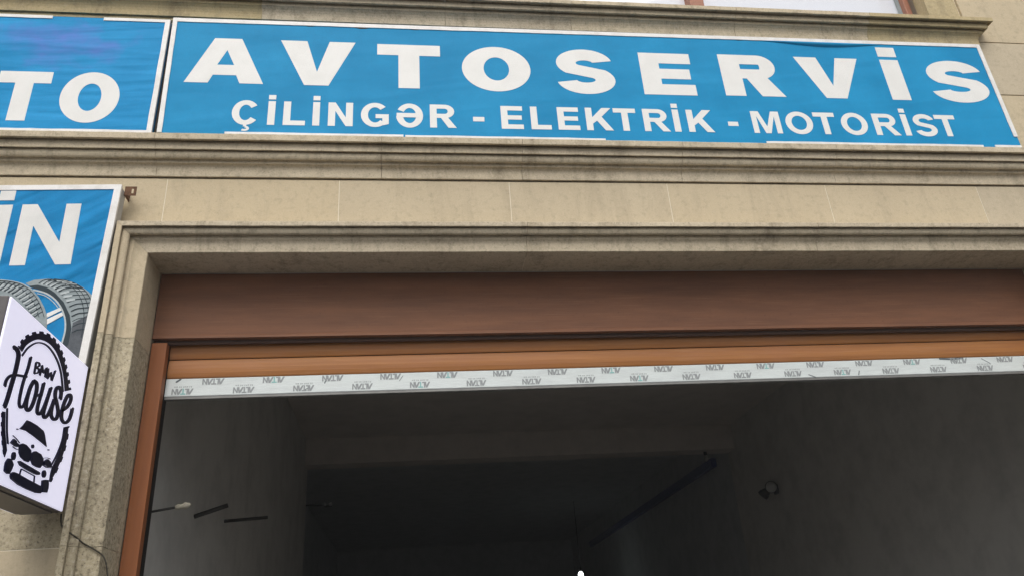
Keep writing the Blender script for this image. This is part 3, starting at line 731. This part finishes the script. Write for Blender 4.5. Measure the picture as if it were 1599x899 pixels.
solid([[[(u-1.9, v) for u, v in c_] for c_ in pc] for pc in glyph('K', 1.1, .26, .2)], MI2, .0014, 'letter', 'letter_white_crumpled', ins) if False else None
# tyre print, traced on the sign face
def t2(p): return (p[0]/5.62, 420+p[1]/5.62)
def tp(lst): return [t2(p) for p in lst]
body_r = [(225, 125), (300, 97), (420, 86), (540, 95), (640, 118), (720, 155), (780, 200), (826, 250), (800, 430), (770, 600), (735, 790), (640, 770), (545, 660), (575, 560), (580, 470), (560, 370), (510, 280), (430, 215), (340, 180), (275, 165)]
px_poly('printed_tyre', [[tp(body_r)]], MI, .0010, 'print_grey', ins)
px_poly('tyre_shade', [[tp([(640, 470), (700, 440), (806, 380), (770, 600), (735, 790), (640, 770), (560, 690), (600, 640), (628, 540)])]], MI, .0014, 'print_mid', ins)
px_poly('tyre_sidewall', [[tp([(255, 150), (330, 140), (410, 160), (480, 205), (560, 290), (612, 400), (628, 520), (600, 660), (565, 700), (545, 660), (575, 560), (580, 470), (560, 370), (510, 280), (430, 215), (340, 180), (275, 165)])]], MI, .0017, 'print_dark', ins)
strokes('wheel_rim', [(tp([(300, 185), (400, 212), (480, 265), (540, 345), (572, 440), (572, 540), (545, 645)]), 2.6), (tp([(330, 215), (400, 236), (465, 285), (520, 350)]), 1.3)], MI, .0022, 'print_light', ins)
px_poly('wheel_spoke', [[tp([(412, 388), (528, 338), (540, 362), (412, 425)])], [tp([(412, 440), (545, 378), (556, 405), (412, 486)])]], MI, .0026, 'strip_white', ins)
def lerp(A, t):
    f_ = t*(len(A)-1); i = min(int(f_), len(A)-2); f_ -= i; return (A[i][0]+(A[i+1][0]-A[i][0])*f_, A[i][1]+(A[i+1][1]-A[i][1])*f_)
I1 = [(330, 125), (430, 145), (510, 190), (580, 265), (625, 360), (640, 470), (630, 600)]
M1 = [(420, 92), (540, 115), (640, 165), (705, 250), (735, 350), (735, 460), (715, 600)]
O1 = [(480, 90), (600, 108), (700, 150), (770, 220), (810, 310), (800, 420), (775, 560)]
gr = []
for i in range(15):
    t_ = .02+i*.066
    a, c, d_ = lerp(I1, t_), lerp(M1, max(0, t_-.03)), lerp(O1, max(0, t_+.02))
    gr.append((tp([a, ((a[0]+c[0])/2, (a[1]+c[1])/2-8), c]), 1.15)); gr.append((tp([c, ((c[0]+d_[0])/2+5, (c[1]+d_[1])/2), d_]), 1.0))
gr.append((tp(M1), .9)); gr.append((tp(O1), 1.2)); gr.append((tp([((m_[0]+o_[0])/2, (m_[1]+o_[1])/2) for m_, o_ in zip(M1, O1)]), .8))
strokes('tread_groove', gr, MI, .0018, 'print_dark', ins)
strokes('tread_highlight', [(tp([(lerp(I1, .06+i*.066)[0]+4, lerp(I1, .06+i*.066)[1]), (lerp(I1, .06+i*.066)[0]*.45+lerp(M1, .05+i*.066)[0]*.55, lerp(I1, .06+i*.066)[1]*.45+lerp(M1, .05+i*.066)[1]*.55)]), 3.2) for i in range(8)]+[(tp([lerp(M1, .05+i*.066), lerp(O1, .09+i*.066)]), 1.8) for i in range(7)], MI, .0013, 'print_light', ins)
body_l = [(0, 93), (100, 103), (200, 128), (280, 172), (345, 250), (392, 340), (416, 420), (412, 520), (380, 620), (320, 710), (230, 775), (120, 790), (-10, 780), (-130, 720), (-215, 610), (-250, 480), (-240, 340), (-190, 220), (-105, 130)]
px_poly('printed_tyre', [[tp(body_l)]], MI, .0030, 'print_grey', ins)
def tell(cx, cy, rx, ry): return [(cx+rx*math.cos(2*math.pi*i/28), cy+ry*math.sin(2*math.pi*i/28)) for i in range(28)]
px_poly('tyre_sidewall', [[tp(tell(50, 475, 165, 228))]], MI, .0036, 'print_dark', ins)
px_poly('wheel_rim', [[tp(tell(45, 477, 135, 195)), tp(tell(43, 477, 118, 174)[::-1])], [tp(tell(45, 477, 34, 48))]]+[[tp([(45+30*math.cos(a_+.35), 477+42*math.sin(a_+.35)), (43+122*math.cos(a_+.12), 477+180*math.sin(a_+.12)), (43+122*math.cos(a_-.12), 477+180*math.sin(a_-.12)), (45+30*math.cos(a_-.35), 477+42*math.sin(a_-.35))])] for a_ in [k*2*math.pi/5+.3 for k in range(5)]], MI, .0040, 'print_light', ins)
I2 = [(-120, 190), (20, 185), (110, 215), (190, 275), (260, 360), (310, 450)]
M2 = [(-60, 125), (70, 130), (170, 165), (250, 230), (310, 320), (345, 420)]
O2 = [(0, 105), (120, 118), (220, 155), (300, 225), (355, 315), (390, 420)]
gr = []
for i in range(13):
    t_ = .03+i*.075
    a, c, d_ = lerp(I2, t_), lerp(M2, max(0, t_+.02)), lerp(O2, max(0, t_-.02))
    gr.append((tp([a, ((a[0]+c[0])/2, (a[1]+c[1])/2+7), c]), 1.8)); gr.append((tp([c, d_]), 1.1))
gr += [(tp(M2), 1.0), (tp(O2), .9)]
strokes('tread_groove', gr, MI, .0038, 'print_dark', ins)
strokes('tread_highlight', [(tp([lerp(I2, .065+i*.075), lerp(M2, .08+i*.075)]), 2.4) for i in range(12)]+[(tp([(0, 150), (110, 160), (200, 205), (275, 285), (325, 380)]), 1.2), (tp([(0, 97), (100, 107), (200, 132), (280, 177)]), .9)], MI, .0034, 'print_light', ins)
# rusty angle bracket holding the framed sign
p0, p1 = onY(196, 292, -.075), onY(212, 306, -.075)
boxes('mounting_bracket', [(tr[0]-.002, p1.x-.026, -.078, -.0745, p1.z, p0.z), (p1.x-.014, p1.x, -.078, -.0745, p1.z, p0.z), (p1.x-.026, p1.x-.014, -.078, -.0745, p0.z-.014, p0.z), (p1.x-.026, p1.x-.014, -.078, -.0745, p1.z, p1.z+.014), (tr[0]-.002, tr[0]+.002, -.0743, -.002, p1.z+.002, p0.z-.002)], 'rust', ins)

# ------------------------------------------------------------------ projecting light box
XF = -1.600
y_w, y_n, zb0, zt0 = -.100, -.945, 2.343, 3.060
TH = .20
lb = empty('light_box_sign', (XF-TH/2, y_w, zb0), 'lit white projecting light box with navy script House and a car front', 'sign')
boxes('case', [(XF-TH, XF-.004, y_n, y_w, zb0, zt0)], 'box_case', lb, bev=.006)
boxes('lit_panel', [(XF-.0035, XF+.006, y_n+.004, y_w-.004, zb0+.004, zt0-.004)], 'lit_face', lb, bev=.004)
boxes('rear_panel', [(XF-TH-.010, XF-TH-.0005, y_n+.004, y_w-.004, zb0+.004, zt0-.004)], 'lit_face', lb, bev=.004)
boxes('base_tray', [(XF-TH+.03, XF-.03, y_n+.04, y_w-.02, zb0-.006, zb0-.0005)], 'box_case', lb, bev=.002)
boxes('wall_bracket', [(XF-.13, XF-.07, y_w+.0005, -.002, zb0+.10, zb0+.16), (XF-.13, XF-.07, y_w+.0005, -.002, zt0-.16, zt0-.10)], 'steel_dark', lb)
FX = XF+.006
def ML(u, v, d): q = onX(u, v, FX); return (q.x+d, q.y, q.z)
def za(p): return (p[0]/6.4214, 540+p[1]/6.4214)
def zbm(p): return (p[0]/6.4214, 640+p[1]/6.4214)
def zc(p): return (p[0]/4.49, 440+p[1]/4.49)
def A_(l): return [za(p) for p in l]
def B_(l): return [zbm(p) for p in l]
def C_(l): return [zc(p) for p in l]
q = 1.10/6.4214
strokes('script_lettering', [
    (A_([(132, 8), (165, 35), (180, 90), (163, 190), (138, 290), (105, 400), (70, 520), (40, 605)]), 36*q),
    (A_([(42, 398), (58, 340), (95, 298), (150, 288), (255, 304)]), 24*q),
    (A_([(302, 112), (275, 220), (230, 350), (198, 480), (186, 570), (200, 612), (232, 590), (262, 510), (300, 400)]), 23*q),
    (A_([(335, 345), (295, 420), (262, 540), (256, 620), (280, 642), (312, 600), (342, 520), (362, 430), (360, 370), (335, 345)]), 29*q),
    (A_([(350, 500), (380, 490), (410, 470)]), 20*q),
    (A_([(432, 372), (408, 470), (376, 580), (366, 655), (386, 680), (420, 640), (462, 540), (503, 418)]), 26*q),
    (A_([(503, 418), (468, 530), (436, 640), (428, 695), (444, 716), (476, 680), (512, 600), (538, 530)]), 24*q),
    (A_([(598, 528), (606, 460), (586, 408), (556, 430), (546, 500), (565, 580), (575, 660), (560, 720), (530, 732), (506, 690), (512, 620), (538, 530)]), 26*q),
    (A_([(615, 645), (668, 605), (702, 540), (700, 490), (672, 495), (636, 570), (612, 660), (612, 730), (642, 768), (682, 740), (706, 680), (718, 625)]), 25*q)], ML, .004, 'emblem_navy', lb)
strokes('letter', [(A_([(358, 160), (338, 275)]), 15*q), (A_([(358, 160), (386, 168), (388, 196), (352, 214)]), 14*q), (A_([(352, 214), (384, 230), (376, 264), (338, 272)]), 14*q)], ML, .004, 'emblem_navy', lb)
strokes('letter', [(A_([(394, 292), (417, 192)]), 14*q), (A_([(417, 192), (428, 268)]), 14*q), (A_([(428, 268), (463, 216)]), 13*q), (A_([(463, 216), (446, 310)]), 14*q)], ML, .004, 'emblem_navy', lb)
strokes('letter', [(A_([(480, 226), (470, 325)]), 14*q), (A_([(470, 325), (506, 262)]), 13*q), (A_([(506, 262), (512, 343)]), 14*q), (A_([(512, 343), (548, 246)]), 14*q)], ML, .004, 'emblem_navy', lb)
q4 = 1.08/4.49
def resample(P, n):
    q_, _, _ = stroke_pieces(P, 1.0)
    d_ = [0.0]
    for a_, c_ in zip(q_, q_[1:]): d_.append(d_[-1]+(c_-a_).length)
    out_ = []
    for i in range(n+1):
        t_ = d_[-1]*i/n; k = 0
        while k < len(d_)-2 and d_[k+1] < t_: k += 1
        f_ = (t_-d_[k])/max(1e-9, d_[k+1]-d_[k]); out_.append(q_[k].lerp(q_[k+1], min(1, f_)))
    return out_
def toothed_band(inner, outer, teeth, conv, tooth, name):
    n_ = teeth*8; I_, O_ = resample(inner, n_), resample(outer, n_); o_pts = []
    for i in range(n_+1):
        d_ = (O_[i]-I_[i]).normalized(); ph = (i+2) % 8
        o_pts.append(O_[i]+d_*(tooth if ph < 4 else 0.0))
        if i < n_ and ((i+3) % 8 < 4) != (ph < 4): o_pts.append(O_[i].lerp(O_[i+1], .35)+d_*(tooth if (i+3) % 8 < 4 else 0.0))
    solid([[conv([tuple(v) for v in I_])+conv([tuple(v) for v in o_pts[::-1]])]], ML, .004, name, 'emblem_navy', lb)
toothed_band([(150, 486), (185, 436), (255, 402), (328, 420), (385, 478), (420, 560), (442, 655), (452, 764)], [(132, 462), (168, 402), (240, 362), (318, 366), (386, 420), (432, 510), (462, 630), (480, 758)], 13, C_, 15, 'gear_ring')
lst = [(C_([(150, 516), (195, 458), (260, 424), (328, 446), (386, 524), (422, 625), (438, 764)]), 9.5*q4)]
strokes('gear_ring', lst, ML, .004, 'emblem_navy', lb)
toothed_band([(46, 15), (44, 200), (56, 340), (62, 400)], [(10, 8), (6, 200), (20, 380), (36, 478)], 5, B_, -9, 'gear_ring')
toothed_band([(650, 165), (628, 300), (578, 445), (512, 590), (488, 712)], [(680, 158), (664, 290), (622, 450), (560, 600), (497, 716)], 5, B_, 10, 'gear_ring')
strokes('gear_ring', [(B_([(66, -20), (64, 200), (74, 335)]), 12*q)], ML, .004, 'emblem_navy', lb); strokes('gear_ring', [(B_([(640, 170), (618, 300), (566, 440), (502, 562)]), 10*q)], ML, .004, 'emblem_navy', lb)
def ell(cx, cy, rx, ry, rot=0, n=18):
    return [zbm((cx+rx*math.cos(a)*math.cos(rot)-ry*math.sin(a)*math.sin(rot), cy+rx*math.cos(a)*math.sin(rot)+ry*math.sin(a)*math.cos(rot))) for a in [2*math.pi*i/n for i in range(n)]]
solid([[B_([(190, 185), (225, 150), (265, 98), (300, 112), (365, 150), (430, 205), (442, 240), (462, 365), (405, 318), (330, 258), (255, 205)])],
       [ell(168, 188, 9, 6, .4)], [ell(480, 396, 8, 6, .6)],
       [B_([(195, 340), (220, 330), (255, 345), (302, 398), (304, 430), (296, 490), (276, 520), (240, 508), (198, 468), (182, 425), (184, 370)])],
       [B_([(312, 430), (330, 412), (350, 408), (402, 440), (425, 488), (420, 540), (392, 578), (360, 570), (318, 545), (300, 500)])],
       [ell(320, 361, 11, 20)], [ell(127, 458, 19, 42, .1)], [ell(432, 637, 18, 38, .05)],
       [B_([(72, 480), (100, 488), (122, 545), (105, 590), (80, 638), (60, 636), (32, 608), (36, 565), (45, 520)])],
       [B_([(412, 702), (440, 695), (470, 697), (474, 735), (470, 780), (458, 824), (412, 820), (408, 760)])],
       [B_([(170, 512), (185, 505), (205, 517), (300, 572), (382, 620), (388, 640), (370, 648), (340, 640), (250, 592), (190, 552)])],
       [B_([(100, 632), (120, 617), (150, 627), (260, 690), (395, 760), (399, 800), (394, 832), (350, 828), (260, 792), (170, 745), (98, 685), (92, 655)])],
       [B_([(95, 325), (125, 285), (148, 308), (152, 325), (180, 345), (165, 368), (140, 360), (122, 345)])],
       [B_([(425, 515), (462, 488), (490, 515), (492, 545), (510, 572), (475, 570), (450, 552), (428, 545)])]], ML, .004, 'car_emblem', 'emblem_navy', lb)
strokes('car_emblem', [(B_([(122, 250), (160, 285), (192, 328)]), 5*q), (B_([(425, 478), (468, 476), (500, 488)]), 5*q), (B_([(206, 586), (340, 658)]), 7*q), (B_([(340, 658), (334, 720)]), 6*q), (B_([(206, 586), (190, 645)]), 6*q), (B_([(120, 362), (150, 385), (180, 395)]), 4*q), (B_([(420, 545), (460, 572), (505, 577)]), 5*q)], ML, .004, 'emblem_navy', lb)

# cable from the light box down the door surround
def surround_y(x):
    s = OX0-x
    if s < 0: return -.05
    y = 0.0
    for (s0, y0), (s1, y1) in zip(ARC, ARC[1:]):
        if s0 <= s <= s1: y = y0 if s1 == s0 else y0+(y1-y0)*(s-s0)/(s1-s0)
    return y
cz = lambda p: (60+p[0]/7.555, 780+p[1]/7.555)
pts = []
raw = [(270, 160), (262, 260), (275, 330), (350, 375), (400, 405), (450, 440), (495, 485), (530, 510), (585, 540), (640, 570), (690, 600), (735, 630), (765, 660), (780, 690), (795, 735), (805, 780), (812, 850), (818, 920), (822, 1000), (822, 1200)]
for pnt in raw:
    y = -.06
    for _ in range(5): v = onY(*cz(pnt), y); y = surround_y(v.x)-.007
    v = onY(*cz(pnt), y); pts.append(v)
sm = [pts[0]]
for a, c in zip(pts, pts[1:]): sm += [a*.5+c*.5, c]
for _ in range(2): sm = [sm[0]]+[(a+c*2+d_)/4 for a, c, d_ in zip(sm, sm[1:], sm[2:])]+[sm[-1]]
o = tube('cable', sm, .0036, 'cable_brown', None, 7)
tag(o, 'thin dark cable drooping from the light box across the stone door surround', 'cable')

# parts were modelled in world coordinates: bring them under their things without moving them
def place(root):
    for ch in root.children:
        if ch.type == 'MESH' and root.name.split('.')[0] not in LOCAL: ch.location = -root.location
LOCAL = {'wall_lamp', 'bulb_lamp', 'twin_glint', 'work_lamp', 'wall_peg'}
for o in list(C.objects):
    if o.type == 'EMPTY' and o.parent is None: place(o)

# ------------------------------------------------------------------ thin scene-wide haze, added to lift the dark inside of the garage
hm = bpy.data.materials.new('haze'); hm.use_nodes = True; MATS['haze'] = hm
for n_ in list(hm.node_tree.nodes):
    if n_.type == 'BSDF_PRINCIPLED': hm.node_tree.nodes.remove(n_)
pv = hm.node_tree.nodes.new('ShaderNodeVolumePrincipled'); pv.inputs['Color'].default_value = (.92, .94, .95, 1); pv.inputs['Density'].default_value = .0032
out = [n_ for n_ in hm.node_tree.nodes if n_.type == 'OUTPUT_MATERIAL'][0]
hm.node_tree.links.new(pv.outputs[0], out.inputs['Volume'])
hz = boxes('haze', [(-302, 302, -302, 302, -1.5, 9.8)], 'haze'); hz['kind'] = 'stuff'
